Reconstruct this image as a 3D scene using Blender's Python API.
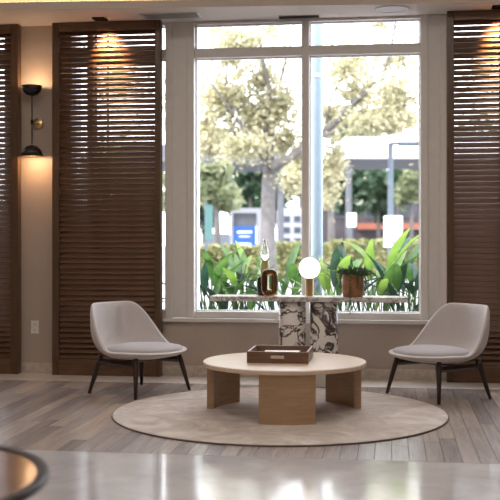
import bpy, bmesh, math, random
from mathutils import Vector, Matrix, noise
random.seed(7)
PI = math.pi
scene = bpy.context.scene
C = scene.collection
for o in list(bpy.data.objects): bpy.data.objects.remove(o)

# ------------------------------------------------------------------ camera
F, HV, EYE, DCEN = 1020.0, 238.0, 1.28, 9.42
YAW = math.atan(140/1020)
CY = -DCEN*math.cos(YAW)
cam_d = bpy.data.cameras.new('camera'); cam = bpy.data.objects.new('camera', cam_d); C.objects.link(cam)
cam.location = (0, CY, EYE); cam.rotation_euler = (PI/2, 0, YAW)
cam_d.sensor_width = 36; cam_d.lens = F/500*36
cam_d.shift_y = -(250-HV)/500
cam_d.clip_start = .05; cam_d.clip_end = 500
cam_d.dof.use_dof = True; cam_d.dof.focus_distance = 8.0; cam_d.dof.aperture_fstop = 2.4
scene.camera = cam
FW = Vector((-math.sin(YAW), math.cos(YAW), 0)); RT = Vector((math.cos(YAW), math.sin(YAW), 0)); CP = Vector((0, CY, EYE))
def ray(u, v=HV): return FW + RT*((u-250)/F) + Vector((0, 0, (HV-v)/F))
def at_d(u, v, d): return CP + ray(u, v)*d                    # point at depth d
def at_z(u, v, z=0):                                          # point on a level plane
    r = ray(u, v); return CP + r*((z-EYE)/r.z)
def at_y(u, v, y=0):                                          # point on a plane parallel to the window wall
    r = ray(u, v); return CP + r*((y-CY)/r.y)
def WX(u, y=0): return at_y(u, HV, y).x
def WZ(u, v, y=0): return at_y(u, v, y).z
def cdir(l, d): return RT*l + FW*d

# ------------------------------------------------------------------ world, sun, exposure
w = bpy.data.worlds.new('World'); scene.world = w; w.use_nodes = True
bg = w.node_tree.nodes['Background']; bg.inputs[0].default_value = (.93, .945, 1, 1); bg.inputs[1].default_value = 6.5
sd = bpy.data.lights.new('sun', 'SUN'); sd.energy = 5.5; sd.angle = .03; sd.color = (1, .93, .8)
so = bpy.data.objects.new('sun', sd); C.objects.link(so)
so.rotation_euler = Vector((.55, .35, -.78)).to_track_quat('-Z', 'Y').to_euler()   # shines from behind and left of the building
def area(name, loc, sx, sy, energy, col, rot=(0, 0, 0)):
    d = bpy.data.lights.new(name, 'AREA'); d.shape = 'RECTANGLE'; d.size = sx; d.size_y = sy; d.energy = energy; d.color = col
    o = bpy.data.objects.new(name, d); C.objects.link(o); o.location = loc; o.rotation_euler = rot; return o
# recessed ceiling lights of the lobby (upper ceiling)
for (x, y, e) in ((-2.6, -3.0, 22), (.6, -3.0, 22), (-2.6, -6.0, 26), (.6, -6.0, 26), (-1.0, -10, 45)):
    area('ceiling_lamp', (x, y, 3.86), .5, .5, e, (1, .92, .84))
scene.view_settings.view_transform = 'Standard'; scene.view_settings.look = 'None'
scene.view_settings.exposure = 0.1; scene.view_settings.gamma = 1.0; scene.view_settings.use_curve_mapping = False

# ------------------------------------------------------------------ materials
MATS = {}
def principled(name, rough=.5, metal=0, spec=.5):
    m = bpy.data.materials.new(name); m.use_nodes = True; MATS[name] = m
    n = m.node_tree.nodes; p = n['Principled BSDF']
    p.inputs['Roughness'].default_value = rough; p.inputs['Metallic'].default_value = metal
    p.inputs['Specular IOR Level'].default_value = spec
    return m, m.node_tree, p
def mapped(nt, scale=(1, 1, 1), rand=False):
    tc = nt.nodes.new('ShaderNodeTexCoord'); mp = nt.nodes.new('ShaderNodeMapping'); mp.inputs['Scale'].default_value = scale
    nt.links.new(tc.outputs['Object'], mp.inputs['Vector'])
    if rand:
        oi = nt.nodes.new('ShaderNodeObjectInfo'); ml = nt.nodes.new('ShaderNodeMath'); ml.operation = 'MULTIPLY'; ml.inputs[1].default_value = 37
        nt.links.new(oi.outputs['Random'], ml.inputs[0]); nt.links.new(ml.outputs[0], mp.inputs['Location'])
    return mp
def noise_n(nt, mp, scale=5, detail=4, dist=0, rough=.55):
    t = nt.nodes.new('ShaderNodeTexNoise'); t.inputs['Scale'].default_value = scale; t.inputs['Detail'].default_value = detail
    t.inputs['Distortion'].default_value = dist; t.inputs['Roughness'].default_value = rough
    nt.links.new(mp.outputs[0], t.inputs['Vector']); return t
def ramp(nt, src, stops):
    r = nt.nodes.new('ShaderNodeValToRGB'); e = r.color_ramp.elements
    while len(e) < len(stops): e.new(.5)
    for i, (p, c) in enumerate(stops): e[i].position = p; e[i].color = (*c, 1)
    nt.links.new(src, r.inputs[0]); return r
def bump(nt, src, p, strength=.2, dist=.005):
    b = nt.nodes.new('ShaderNodeBump'); b.inputs['Strength'].default_value = strength; b.inputs['Distance'].default_value = dist
    nt.links.new(src, b.inputs['Height']); nt.links.new(b.outputs[0], p.inputs['Normal'])
def plain(name, col, rough=.5, metal=0, var=.08, scale=8, bmp=0, spec=.5, stretch=(1, 1, 1)):
    m, nt, p = principled(name, rough, metal, spec)
    t = noise_n(nt, mapped(nt, stretch), scale, 4)
    lo = [max(0, c*(1-var)) for c in col]; hi = [min(1, c*(1+var)) for c in col]
    r = ramp(nt, t.outputs[0], [(.3, lo), (.7, hi)]); nt.links.new(r.outputs[0], p.inputs['Base Color'])
    if bmp: bump(nt, t.outputs[0], p, bmp)
    return m
def wood(name, stops, rough=.35, stretch=(14, 1.2, 14), scale=3, rand=False, bmp=.08, spec=.5):
    m, nt, p = principled(name, rough, 0, spec)
    mp = mapped(nt, stretch, rand); t = noise_n(nt, mp, scale, 6, .6, .6)
    r = ramp(nt, t.outputs[0], stops); out = r.outputs[0]
    if rand:
        oi = nt.nodes.new('ShaderNodeObjectInfo'); rr = ramp(nt, oi.outputs['Random'], rand)
        mx = nt.nodes.new('ShaderNodeMix'); mx.data_type = 'RGBA'; mx.blend_type = 'MULTIPLY'; mx.inputs[0].default_value = 1
        nt.links.new(out, mx.inputs[6]); nt.links.new(rr.outputs[0], mx.inputs[7]); out = mx.outputs[2]
    nt.links.new(out, p.inputs['Base Color'])
    if bmp: bump(nt, t.outputs[0], p, bmp, .003)
    return m
def emit(name, col, strength):
    m = bpy.data.materials.new(name); m.use_nodes = True; nt = m.node_tree; nt.nodes.clear()
    e = nt.nodes.new('ShaderNodeEmission'); e.inputs[0].default_value = (*col, 1); e.inputs[1].default_value = strength
    o = nt.nodes.new('ShaderNodeOutputMaterial'); nt.links.new(e.outputs[0], o.inputs[0]); MATS[name] = m; return m
def pane_glass(name, tint=(1, 1, 1)):
    m = bpy.data.materials.new(name); m.use_nodes = True; nt = m.node_tree; nt.nodes.clear()
    a = nt.nodes.new('ShaderNodeBsdfTransparent'); a.inputs[0].default_value = (*tint, 1)
    g = nt.nodes.new('ShaderNodeBsdfGlossy'); g.inputs['Roughness'].default_value = .01
    fr = nt.nodes.new('ShaderNodeFresnel'); fr.inputs[0].default_value = 1.5
    mx = nt.nodes.new('ShaderNodeMixShader'); o = nt.nodes.new('ShaderNodeOutputMaterial')
    nt.links.new(fr.outputs[0], mx.inputs[0]); nt.links.new(a.outputs[0], mx.inputs[1]); nt.links.new(g.outputs[0], mx.inputs[2]); nt.links.new(mx.outputs[0], o.inputs[0])
    MATS[name] = m; return m
def leafmat(name, dark, light, trans=.45, scale=3):
    m = bpy.data.materials.new(name); m.use_nodes = True; nt = m.node_tree; nt.nodes.clear()
    t = noise_n(nt, mapped(nt), scale, 3); r = ramp(nt, t.outputs[0], [(.32, dark), (.68, light)])
    d = nt.nodes.new('ShaderNodeBsdfDiffuse'); tr = nt.nodes.new('ShaderNodeBsdfTranslucent'); gl = nt.nodes.new('ShaderNodeBsdfGlossy'); gl.inputs['Roughness'].default_value = .35
    gl.inputs[0].default_value = (.6, .6, .6, 1)
    mx = nt.nodes.new('ShaderNodeMixShader'); mx.inputs[0].default_value = trans; m2 = nt.nodes.new('ShaderNodeMixShader'); m2.inputs[0].default_value = .06
    o = nt.nodes.new('ShaderNodeOutputMaterial')
    nt.links.new(r.outputs[0], d.inputs[0]); nt.links.new(r.outputs[0], tr.inputs[0])
    nt.links.new(d.outputs[0], mx.inputs[1]); nt.links.new(tr.outputs[0], mx.inputs[2])
    nt.links.new(mx.outputs[0], m2.inputs[1]); nt.links.new(gl.outputs[0], m2.inputs[2]); nt.links.new(m2.outputs[0], o.inputs[0]); MATS[name] = m; return m

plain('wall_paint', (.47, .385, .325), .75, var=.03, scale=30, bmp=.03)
plain('soffit_paint', (.60, .53, .49), .75, var=.02, scale=20)
plain('ceiling_paint', (.78, .70, .58), .8, var=.02, scale=20)
plain('room_paint', (.55, .48, .42), .8, var=.04, scale=4)
plain('frame_paint', (.68, .645, .61), .42, var=.03, scale=12)
plain('frame_outer', (.82, .86, .92), .4, var=.03, scale=12)
wood('shutter_wood', [(.25, (.085, .041, .022)), (.55, (.14, .071, .040)), (.8, (.20, .11, .066))], .38, (1.5, 14, 14), 3)
wood('stile_wood', [(.25, (.060, .030, .014)), (.55, (.10, .052, .025)), (.8, (.14, .078, .04))], .38, (14, 14, 1.5), 3)
wood('plank_wood', [(.2, (.28, .235, .21)), (.5, (.40, .345, .31)), (.8, (.52, .46, .42))], .25, (16, 1.1, 16), 2.2,
     rand=[(0, (.60, .57, .58)), (.4, (.80, .77, .78)), (.8, (1, .97, .95)), (1, (1.25, 1.12, .95))], bmp=.05)
plain('plank_base', (.10, .085, .075), .8)
plain('border_stone', (.62, .56, .51), .35, var=.08, scale=14)
plain('baseboard_stone', (.56, .48, .41), .4, var=.16, scale=22)
m, nt, p = principled('polished_stone', .13, 0, .5); p.inputs['IOR'].default_value = 1.85
mp = mapped(nt); t = noise_n(nt, mp, 2.2, 8, .4, .65); r = ramp(nt, t.outputs[0], [(.3, (.46, .45, .465)), (.5, (.57, .555, .57)), (.72, (.68, .665, .68))])
nt.links.new(r.outputs[0], p.inputs['Base Color']); t2 = noise_n(nt, mp, 9, 5); rr = ramp(nt, t2.outputs[0], [(.3, (.07,)*3), (.7, (.15,)*3)]); nt.links.new(rr.outputs[0], p.inputs['Roughness'])
# woven upholstery
m, nt, p = principled('upholstery', .9, 0, .2)
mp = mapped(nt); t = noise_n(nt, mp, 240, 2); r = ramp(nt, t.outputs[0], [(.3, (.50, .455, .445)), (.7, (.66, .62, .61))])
nt.links.new(r.outputs[0], p.inputs['Base Color']); bump(nt, t.outputs[0], p, .25, .002); p.inputs['Sheen Weight'].default_value = .25
m, nt, p = principled('cushion_fabric', .9, 0, .2)
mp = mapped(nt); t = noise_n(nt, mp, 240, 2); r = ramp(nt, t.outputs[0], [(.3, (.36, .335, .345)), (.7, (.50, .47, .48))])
nt.links.new(r.outputs[0], p.inputs['Base Color']); bump(nt, t.outputs[0], p, .25, .002); p.inputs['Sheen Weight'].default_value = .25
wood('chair_leg_wood', [(.3, (.016, .007, .005)), (.7, (.036, .016, .011))], .3, (20, 20, 2), 3)
wood('oak', [(.2, (.33, .20, .11)), (.5, (.41, .26, .15)), (.8, (.48, .32, .195))], .42, (3, 3, 30), 2.0)  # table legs: darker oak, their shade is put into the colour
wood('oak_top_lit', [(.2, (.60, .45, .33)), (.5, (.68, .53, .40)), (.8, (.74, .60, .48))], .30, (2, 26, 4), 2.0, bmp=.03)  # paler copy of the oak; reflected light on the top is in the colour
m, nt, p = principled('rug_pile', .95, 0, .1)
mp = mapped(nt); ta = noise_n(nt, mp, 3.2, 5, 1.5, .65); r = ramp(nt, ta.outputs[0], [(.33, (.44, .375, .335)), (.5, (.55, .48, .435)), (.66, (.68, .615, .57))])
tb = noise_n(nt, mp, 220, 2); nt.links.new(r.outputs[0], p.inputs['Base Color']); bump(nt, tb.outputs[0], p, .4, .004); p.inputs['Sheen Weight'].default_value = .2
plain('rug_binding', (.11, .08, .065), .9)
wood('walnut', [(.25, (.11, .055, .032)), (.7, (.21, .115, .07))], .35, (2, 20, 20), 3)
plain('tray_lining', (.62, .57, .53), .6)
plain('white_plastic', (.78, .74, .70), .4)
plain('socket_grey', (.42, .38, .35), .5)
plain('dark_slot', (.02, .018, .016), .9, spec=.05)
plain('brass', (.62, .45, .24), .3, 1, var=.06)
plain('nickel', (.78, .74, .70), .25, 1, var=.03)
plain('black_lacquer', (.012, .010, .010), .22)
plain('grille_metal', (.50, .47, .45), .5)
plain('rim_black', (.012, .009, .008), .4, spec=.3)
wood('table_top_wood', [(.25, (.12, .048, .02)), (.7, (.22, .095, .04))], .16, (2, 14, 4), 2.4, bmp=0)
wood('pedestal_wood', [(.25, (.30, .14, .06)), (.7, (.44, .22, .10))], .25, (8, 8, 1.2), 2.4, bmp=0)
plain('steel_blue', (.24, .32, .40), .4, var=.04)
plain('steel_grey', (.07, .095, .12), .5)
plain('concrete_grey', (.10, .105, .12), .8, var=.1, scale=2)
plain('roof_white', (.9, .9, .9), .6, var=.02)
plain('asphalt', (.22, .22, .235), .9, var=.1, scale=1.3)
plain('soil', (.16, .12, .09), .95, var=.3, scale=9)
plain('bark', (.13, .12, .118), .9, var=.25, scale=6, bmp=.3)
plain('bark_dark', (.11, .10, .095), .9, var=.25, scale=6, bmp=.3)
plain('kiosk_white', (.28, .29, .32), .5, var=.05)
plain('kiosk_blue', (.015, .09, .34), .5, var=.1)
plain('window_dark', (.035, .045, .06), .2)
plain('sign_white', (.85, .87, .9), .5, var=.03)
plain('teal_paint', (.06, .15, .145), .5)
plain('car_dark', (.04, .045, .06), .2)
plain('tyre', (.02, .02, .02), .8)
plain('brick_dark', (.05, .042, .048), .85, var=.3, scale=1.2)
plain('awning_red', (.26, .085, .05), .7, var=.12)
plain('terracotta', (.30, .135, .055), .6, var=.35, scale=16, bmp=.1)
leafmat('leaf_green', (.03, .10, .025), (.12, .25, .05), .4, 6)
leafmat('leaf_bright', (.10, .23, .035), (.30, .42, .08), .5, 5)
leafmat('leaf_deep', (.010, .035, .025), (.04, .10, .055), .3, 6)
leafmat('succulent', (.03, .07, .035), (.12, .19, .09), .2, 30)
leafmat('crown_pale', (.30, .29, .17), (.58, .54, .36), .5, .8)
leafmat('crown_olive', (.13, .16, .085), (.33, .36, .20), .45, .8)
leafmat('crown_dark', (.012, .035, .02), (.06, .11, .05), .3, .5)
leafmat('hedge_yellow', (.13, .16, .06), (.36, .34, .15), .3, 1.0)
pane_glass('window_glass', (.97, .985, 1))
m, nt, p = principled('amber_glass', .05); p.inputs['Base Color'].default_value = (.42, .19, .04, 1); p.inputs['Transmission Weight'].default_value = .75
tn = noise_n(nt, mapped(nt), 4); rr = ramp(nt, tn.outputs[0], [(.3, (.10, .035, .007)), (.7, (.18, .07, .014))]); nt.links.new(rr.outputs[0], p.inputs['Base Color'])
m, nt, p = principled('brown_glass', .06); p.inputs['Base Color'].default_value = (.05, .022, .008, 1); p.inputs['Transmission Weight'].default_value = .4
m, nt, p = principled('clear_glass', .03); p.inputs['Base Color'].default_value = (.93, .93, .85, 1); p.inputs['Transmission Weight'].default_value = .9
m, nt, p = principled('olive_glass', .08); p.inputs['Base Color'].default_value = (.5, .42, .2, 1); p.inputs['Transmission Weight'].default_value = .6
emit('globe_glow', (1, .93, .82), 2.6)
emit('bulb_glow', (1, .72, .40), 12)
emit('led_glow', (1, .66, .30), 5)
# veined marble
def marble(name, base, vein, scale, width, rough=.2):
    m, nt, p = principled(name, rough)
    mp = mapped(nt, (1, 1, 1.15), True); n1 = noise_n(nt, mp, scale, 5, 1.1, .6)
    a = nt.nodes.new('ShaderNodeMath'); a.operation = 'SUBTRACT'; a.inputs[1].default_value = .5; nt.links.new(n1.outputs[0], a.inputs[0])
    b = nt.nodes.new('ShaderNodeMath'); b.operation = 'ABSOLUTE'; nt.links.new(a.outputs[0], b.inputs[0])
    n2 = noise_n(nt, mp, scale*.8, 3); c = nt.nodes.new('ShaderNodeMath'); c.operation = 'MULTIPLY'; c.inputs[1].default_value = width*2; nt.links.new(n2.outputs[0], c.inputs[0])
    d = nt.nodes.new('ShaderNodeMath'); d.operation = 'DIVIDE'; nt.links.new(b.outputs[0], d.inputs[0]); nt.links.new(c.outputs[0], d.inputs[1])
    r = ramp(nt, d.outputs[0], [(.3, vein), (.75, [(x+y)/2 for x, y in zip(base, vein)]), (1.0, base)])
    nt.links.new(r.outputs[0], p.inputs['Base Color'])
marble('column_marble', (.80, .76, .71), (.085, .06, .06), 3.6, .05)
marble('slab_marble', (.66, .63, .61), (.30, .27, .27), 12, .05, .25)

# ------------------------------------------------------------------ builders
def mesh_obj(name, bm, mat, parent=None, loc=None, smooth=False):
    me = bpy.data.meshes.new(name); bmesh.ops.recalc_face_normals(bm, faces=bm.faces[:]); bm.to_mesh(me); bm.free()
    me.materials.append(MATS[mat])
    if smooth: me.polygons.foreach_set('use_smooth', [True]*len(me.polygons))
    o = bpy.data.objects.new(name, me); C.objects.link(o)
    if parent: o.parent = parent
    if loc is not None: o.location = loc
    return o
def inst(name, me, parent=None, loc=(0, 0, 0), rot=(0, 0, 0), sc=(1, 1, 1)):
    o = bpy.data.objects.new(name, me); C.objects.link(o); o.parent = parent; o.location = loc; o.rotation_euler = rot; o.scale = sc; return o
def mesh_only(name, bm, mat, smooth=False):
    o = mesh_obj(name, bm, mat, None, None, smooth); me = o.data; bpy.data.objects.remove(o); return me
def tag(o, label, cat, group=None, kind=None):
    o['label'] = label; o['category'] = cat
    if group: o['group'] = group
    if kind: o['kind'] = kind
    return o
def thing(name, loc, label, cat, group=None, rz=0):
    o = bpy.data.objects.new(name, None); C.objects.link(o); o.empty_display_size = .1; o.location = loc; o.rotation_euler = (0, 0, rz)
    return tag(o, label, cat, group)
def structure(o, label, cat='wall'):
    o['kind'] = 'structure'; o['label'] = label; o['category'] = cat; return o
def box(bm, x0, x1, y0, y1, z0, z1, bev=0):
    r = bmesh.ops.create_cube(bm, size=1)
    for v in r['verts']: v.co = Vector(((x0+x1)/2+v.co.x*(x1-x0), (y0+y1)/2+v.co.y*(y1-y0), (z0+z1)/2+v.co.z*(z1-z0)))
    if bev:
        es = list({e for v in r['verts'] for e in v.link_edges}); bmesh.ops.bevel(bm, geom=es, offset=bev, segments=2, affect='EDGES', profile=.5)
    return bm
def B(x0, x1, y0, y1, z0, z1, bev=0): return box(bmesh.new(), x0, x1, y0, y1, z0, z1, bev)
def lathe(prof, seg=32, bm=None, cap=True):
    bm = bm or bmesh.new(); rings = []
    for r, z in prof:
        if r < 1e-5: rings.append([bm.verts.new((0, 0, z))])
        else: rings.append([bm.verts.new((r*math.cos(2*PI*i/seg), r*math.sin(2*PI*i/seg), z)) for i in range(seg)])
    for a, b in zip(rings, rings[1:]):
        for i in range(seg):
            j = (i+1) % seg
            if len(a) == 1 and len(b) == 1: continue
            if len(a) == 1: bm.faces.new((a[0], b[i], b[j]))
            elif len(b) == 1: bm.faces.new((a[i], a[j], b[0]))
            else: bm.faces.new((a[i], a[j], b[j], b[i]))
    if cap:
        for rg in (rings[0], rings[-1]):
            if len(rg) > 2: bm.faces.new(rg)
    return bm
def tube(bm, pts, rad, seg=10):
    pts = [Vector(p) for p in pts]; rings = []; n = len(pts)
    rads = rad if isinstance(rad, (list, tuple)) else [rad]*n
    up = Vector((0, 0, 1))
    for i, p in enumerate(pts):
        t = (pts[min(i+1, n-1)]-pts[max(i-1, 0)]).normalized()
        a = t.cross(up if abs(t.z) < .95 else Vector((1, 0, 0))).normalized(); b = t.cross(a)
        rings.append([bm.verts.new(p+(a*math.cos(2*PI*k/seg)+b*math.sin(2*PI*k/seg))*rads[i]) for k in range(seg)])
    for q, s in zip(rings, rings[1:]):
        for k in range(seg): bm.faces.new((q[k], q[(k+1) % seg], s[(k+1) % seg], s[k]))
    bm.faces.new(rings[0]); bm.faces.new(rings[-1]); return bm
def prism(bm, poly, z0, z1):
    a = [bm.verts.new((p[0], p[1], z0)) for p in poly]; b = [bm.verts.new((p[0], p[1], z1)) for p in poly]
    n = len(poly); bm.faces.new(a[::-1]); bm.faces.new(b)
    for i in range(n): bm.faces.new((a[i], a[(i+1) % n], b[(i+1) % n], b[i]))
    return bm
def leaf_cloud(bm, c, rad, n, size, flat=1.0, surf=.35, gauss=False):
    c = Vector(c)
    for _ in range(n):
        d = Vector((random.gauss(0, 1), random.gauss(0, 1), random.gauss(0, 1))).normalized()
        r = abs(random.gauss(0, .62)) if gauss else random.random()**surf
        p = c + Vector((d.x*rad[0], d.y*rad[1], d.z*rad[2]))*r
        s = size*random.uniform(.6, 1.3)
        a = Vector((random.gauss(0, 1), random.gauss(0, 1), random.gauss(0, .6))).normalized(); b = a.cross(Vector((random.gauss(0, 1), random.gauss(0, 1), random.gauss(0, 1)))).normalized()
        bm.faces.new([bm.verts.new(p+a*s*.5), bm.verts.new(p+b*s*.28), bm.verts.new(p-a*s*.5), bm.verts.new(p-b*s*.28)])

# ------------------------------------------------------------------ the room
XL, XR, YB, ZC = -5.6, 4.2, -13.0, 3.9
ZS = WZ(35, 26.2)                     # soffit underside
ZSILL = WZ(300, 319.0)                # top of the sill board
y_pl0 = at_z(40, 380.5).y             # planks begin (towards the window)
pb = (at_z(35, 450.5), at_z(430, 461.5)); y_pl1 = (pb[0].y+pb[1].y)/2
TW = .28                              # wall thickness

# floor: base slab, planks, stone border, polished stone
fl = structure(mesh_obj('floor', B(XL, XR, YB, TW, -.12, -.022), 'plank_base'), 'lobby floor of grey oak planks with stone borders', 'floor')
mesh_obj('stone_border', B(XL, XR, y_pl0+.002, 0, -.022, 0, .001), 'border_stone', fl)
mesh_obj('polished_stone_floor', B(XL, XR, YB, y_pl1-.002, -.022, 0, .001), 'polished_stone', fl)
PW = .1005
Ltot = y_pl0-y_pl1
plank_me = {}
def plank_mesh(L):
    k = round(L, 2)
    if k not in plank_me: plank_me[k] = mesh_only('plank', B(-PW/2+.0009, PW/2-.0009, -k/2+.0009, k/2-.0009, -.022, 0, .0012), 'plank_wood')
    return plank_me[k]
xl_v, xr_v = at_z(0, 381).x-.25, at_z(500, 381).x+.2
ncol = int((xr_v-xl_v)/PW)
for i in range(ncol):
    x = xl_v+(i+.5)*PW
    y = y_pl1; cuts = [y_pl1]
    off = random.uniform(.25, 1.5)
    while True:
        y += off; off = random.choice((1.2, 1.4, 1.6))
        if y > y_pl0-.15: break
        cuts.append(y)
    cuts.append(y_pl0)
    for a, b in zip(cuts, cuts[1:]):
        k = round(b-a, 2)
        o = inst('plank', plank_mesh(b-a), fl, (x, (a+b)/2, 0), sc=(1, (b-a)/k, 1))
mesh_obj('plank_field', B(xl_v+ncol*PW, XR, y_pl1, y_pl0, -.022, 0), 'plank_wood', fl)
mesh_obj('plank_field', B(XL, xl_v, y_pl1, y_pl0, -.022, 0), 'plank_wood', fl)

# walls
PX0, PX1 = WX(11), WX(65)              # plain pier behind the sconce
bm = bmesh.new()
box(bm, XL, XR, 0, TW, -.12, ZSILL-.03)                          # apron below all windows
box(bm, PX0, PX1, 0, TW, ZSILL-.03, ZS+.4)                       # pier
box(bm, XL, WX(-90), 0, TW, ZSILL-.03, ZS+.4)
box(bm, WX(600), XR, 0, TW, ZSILL-.03, ZS+.4)
box(bm, XL, XR, 0, TW, ZS, ZC+.2)                                # head above the windows
wb = structure(mesh_obj('wall_back', bm, 'wall_paint'), 'beige painted window wall', 'wall')
structure(mesh_obj('wall_left', B(XL-.2, XL, YB, TW, -.12, ZC+.2), 'room_paint'), 'beige lobby wall at left side', 'wall')
structure(mesh_obj('wall_right', B(XR, XR+.2, YB, TW, -.12, ZC+.2), 'room_paint'), 'beige lobby wall at right side', 'wall')
structure(mesh_obj('wall_front', B(XL-.2, XR+.2, YB-.2, YB, -.12, ZC+.2), 'room_paint'), 'beige lobby wall behind the viewer', 'wall')
structure(mesh_obj('ceiling', B(XL-.2, XR+.2, YB-.2, TW, ZC, ZC+.2), 'ceiling_paint'), 'cream upper lobby ceiling', 'ceiling')
# soffit with a light cove on its room side (edge not quite parallel to the wall)
e0, e1 = at_z(0, 9.8, ZS), at_z(440, 3.6, ZS)
sl = (e1.y-e0.y)/(e1.x-e0.x)
def ey(x, off=0): return e0.y+sl*(x-e0.x)+off
bm = prism(bmesh.new(), [(XL, ey(XL)), (XR, ey(XR)), (XR, -.001), (XL, -.001)], ZS, ZS+.066)
sf = structure(mesh_obj('ceiling_soffit', bm, 'soffit_paint'), 'lowered grey beige ceiling strip along the window wall', 'ceiling')
bm = prism(bmesh.new(), [(XL, ey(XL, .20)), (XR, ey(XR, .20)), (XR, ey(XR, .26)), (XL, ey(XL, .26))], ZS+.066, ZC)
structure(mesh_obj('trim_1', bm, 'ceiling_paint'), 'cream bulkhead lit by hidden cove strip above the soffit', 'trim')
bm = prism(bmesh.new(), [(XL+.1, ey(XL, .05)), (XR-.1, ey(XR, .05)), (XR-.1, ey(XR, .07)), (XL+.1, ey(XL, .07))], ZS+.0665, ZS+.078)
tag(mesh_obj('led_strip', bm, 'led_glow'), 'warm white light strip hidden behind the cove lip', 'light strip')
# baseboard pieces between the shutters
bbh = WZ(35, 363.2)-WZ(35, 373)
structure(mesh_obj('baseboard_back', B(XL, XR, -.015, -.0005, 0, bbh, .003), 'baseboard_stone'), 'speckled beige stone baseboard under the window wall', 'baseboard')

# ------------------------------------------------------------------ windows
def window(idx, x0, x1, mull, name_label):
    """x0,x1 = inner faces of the outer jambs; mull = list of (xa, xb)"""
    j = .066
    z0, z1 = ZSILL, ZS-.001
    zb = WZ(300, 312.5)-.0
    zt0, zt1 = WZ(300, 55.0), WZ(300, 45.5)
    bm = bmesh.new(); box(bm, x0-j, x0, -.002, .16, z0, z1, .004)
    root = structure(mesh_obj(f'window_{idx}', bm, 'frame_paint'), name_label, 'window')
    mesh_obj('jamb', B(x1, x1+j, -.002, .16, z0, z1, .004), 'frame_paint', root)
    mesh_obj('outer_jamb', B(x0-.03, x0-.002, .16, TW+.02, z0, z1), 'frame_outer', root)
    mesh_obj('outer_jamb', B(x1+.002, x1+.03, .16, TW+.02, z0, z1), 'frame_outer', root)
    mesh_obj('head_rail', B(x0, x1, .02, .16, z1-.022, z1), 'frame_paint', root)
    mesh_obj('bottom_rail', B(x0, x1, .02, .16, z0, zb, .003), 'frame_paint', root)
    mesh_obj('outer_sill', B(x0-.03, x1+.03, .161, TW+.05, z0-.02, z0+.02), 'frame_outer', root)
    mesh_obj('transom', B(x0, x1, .015, .16, zt0, zt1, .004), 'frame_paint', root)
    xs = [x0]+[e for m_ in mull for e in m_]+[x1]
    for (a, b) in mull:
        mesh_obj('mullion', B(a, b, .005, .15, zb, z1-.022, .004), 'frame_paint', root)
    for a, b in zip(xs[::2], xs[1::2]):
        for (p0, p1) in ((zb, zt0), (zt1, z1-.022)):
            g = .012                                             # glazing bead
            bm = bmesh.new()
            for q in ((a, a+g, p0, p1), (b-g, b, p0, p1), (a+g, b-g, p0, p0+g), (a+g, b-g, p1-g, p1)): box(bm, q[0], q[1], .085, .105, q[2], q[3])
            mesh_obj('glazing_bead', bm, 'frame_outer', root)
            bm = bmesh.new(); vs = [bm.verts.new(c) for c in ((a+.004, .095, p0+.004), (b-.004, .095, p0+.004), (b-.004, .095, p1-.004), (a+.004, .095, p1-.004))]; bm.faces.new(vs)
            mesh_obj('pane', bm, 'window_glass', root)
    return root
cx0, cx1 = WX(194), WX(420.5)
window(1, cx0, cx1, [(WX(302), WX(309))], 'large white framed lobby window with transom and one mullion')
lx0, lx1 = PX1+.066, WX(165)
window(2, lx0, lx1, [(WX(90)-.03, WX(90)+.03)], 'white framed window behind the wide slatted shutter panel')
rx0, rx1 = WX(447.5), WX(560)
window(3, rx0, rx1, [], 'white framed window behind the right slatted shutter panel')
window(4, WX(-80), PX0-.066, [], 'white framed window behind the narrow left shutter panel')
# posts between windows
def post(i, x0, x1, lab):
    bm = bmesh.new(); box(bm, x0, x1, .012, TW, ZSILL, ZS)
    structure(mesh_obj(f'trim_{i}', bm, 'frame_paint'), lab, 'trim')
post(2, lx1+.067, cx0-.067, 'flat painted post between the left shutter and the window')
post(3, cx1+.067, rx0-.067, 'flat painted post between the window and the right shutter')
bm = B(PX1+.002, WX(560), -.045, .0, ZSILL-.035, ZSILL, .004)
structure(mesh_obj('trim_4', bm, 'frame_paint'), 'painted window sill board running under the window', 'trim')

# ------------------------------------------------------------------ shutters
SY0, SY1 = -.135, -.050
PITCH = .0494
slat_cache = {}
def shutter(u0, u1, label, sw_l, sw_r, rod_u=None):
    x0, x1 = WX(u0, SY0), WX(u1, SY0)
    ztop = ZS-.004
    r = thing('shutter_panel', ((x0+x1)/2, (SY0+SY1)/2, 0), label, 'shutter', 'slatted wooden shutter panels')
    hx = (x1-x0)/2; hy = (SY1-SY0)/2
    tr, br = .082, .150
    mesh_obj('stile', B(-hx, -hx+sw_l, -hy, hy, 0, ztop, .004), 'stile_wood', r)
    mesh_obj('stile', B(hx-sw_r, hx, -hy, hy, 0, ztop, .004), 'stile_wood', r)
    mesh_obj('top_rail', B(-hx+sw_l, hx-sw_r, -hy, hy, ztop-tr, ztop, .004), 'shutter_wood', r)
    mesh_obj('bottom_rail', B(-hx+sw_l, hx-sw_r, -hy, hy, 0, br, .004), 'shutter_wood', r)
    mesh_obj('wall_bracket', B(-hx, -hx+.03, hy, -SY1-(SY0+SY1)/2+SY1, ztop-.3, ztop-.24), 'stile_wood', r)
    L = 2*hx-sw_l-sw_r+.01
    key = round(L, 3)
    if key not in slat_cache:
        bm = B(-L/2, L/2, -.030, .030, -.005, .005, .003); slat_cache[key] = mesh_only('slat', bm, 'shutter_wood')
    z = br+.028; xc = (-hx+sw_l+hx-sw_r)/2
    while z < ztop-tr-.012:
        inst('slat', slat_cache[key], r, (xc, .0, z), (math.radians(50.5), 0, 0)); z += PITCH
    if rod_u:
        xr = WX(rod_u, SY1)-(x0+x1)/2
        mesh_obj('tilt_rod', B(xr-.009, xr+.009, hy-.012, hy+.004, br, ztop-tr), 'stile_wood', r)
    return r
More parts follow.
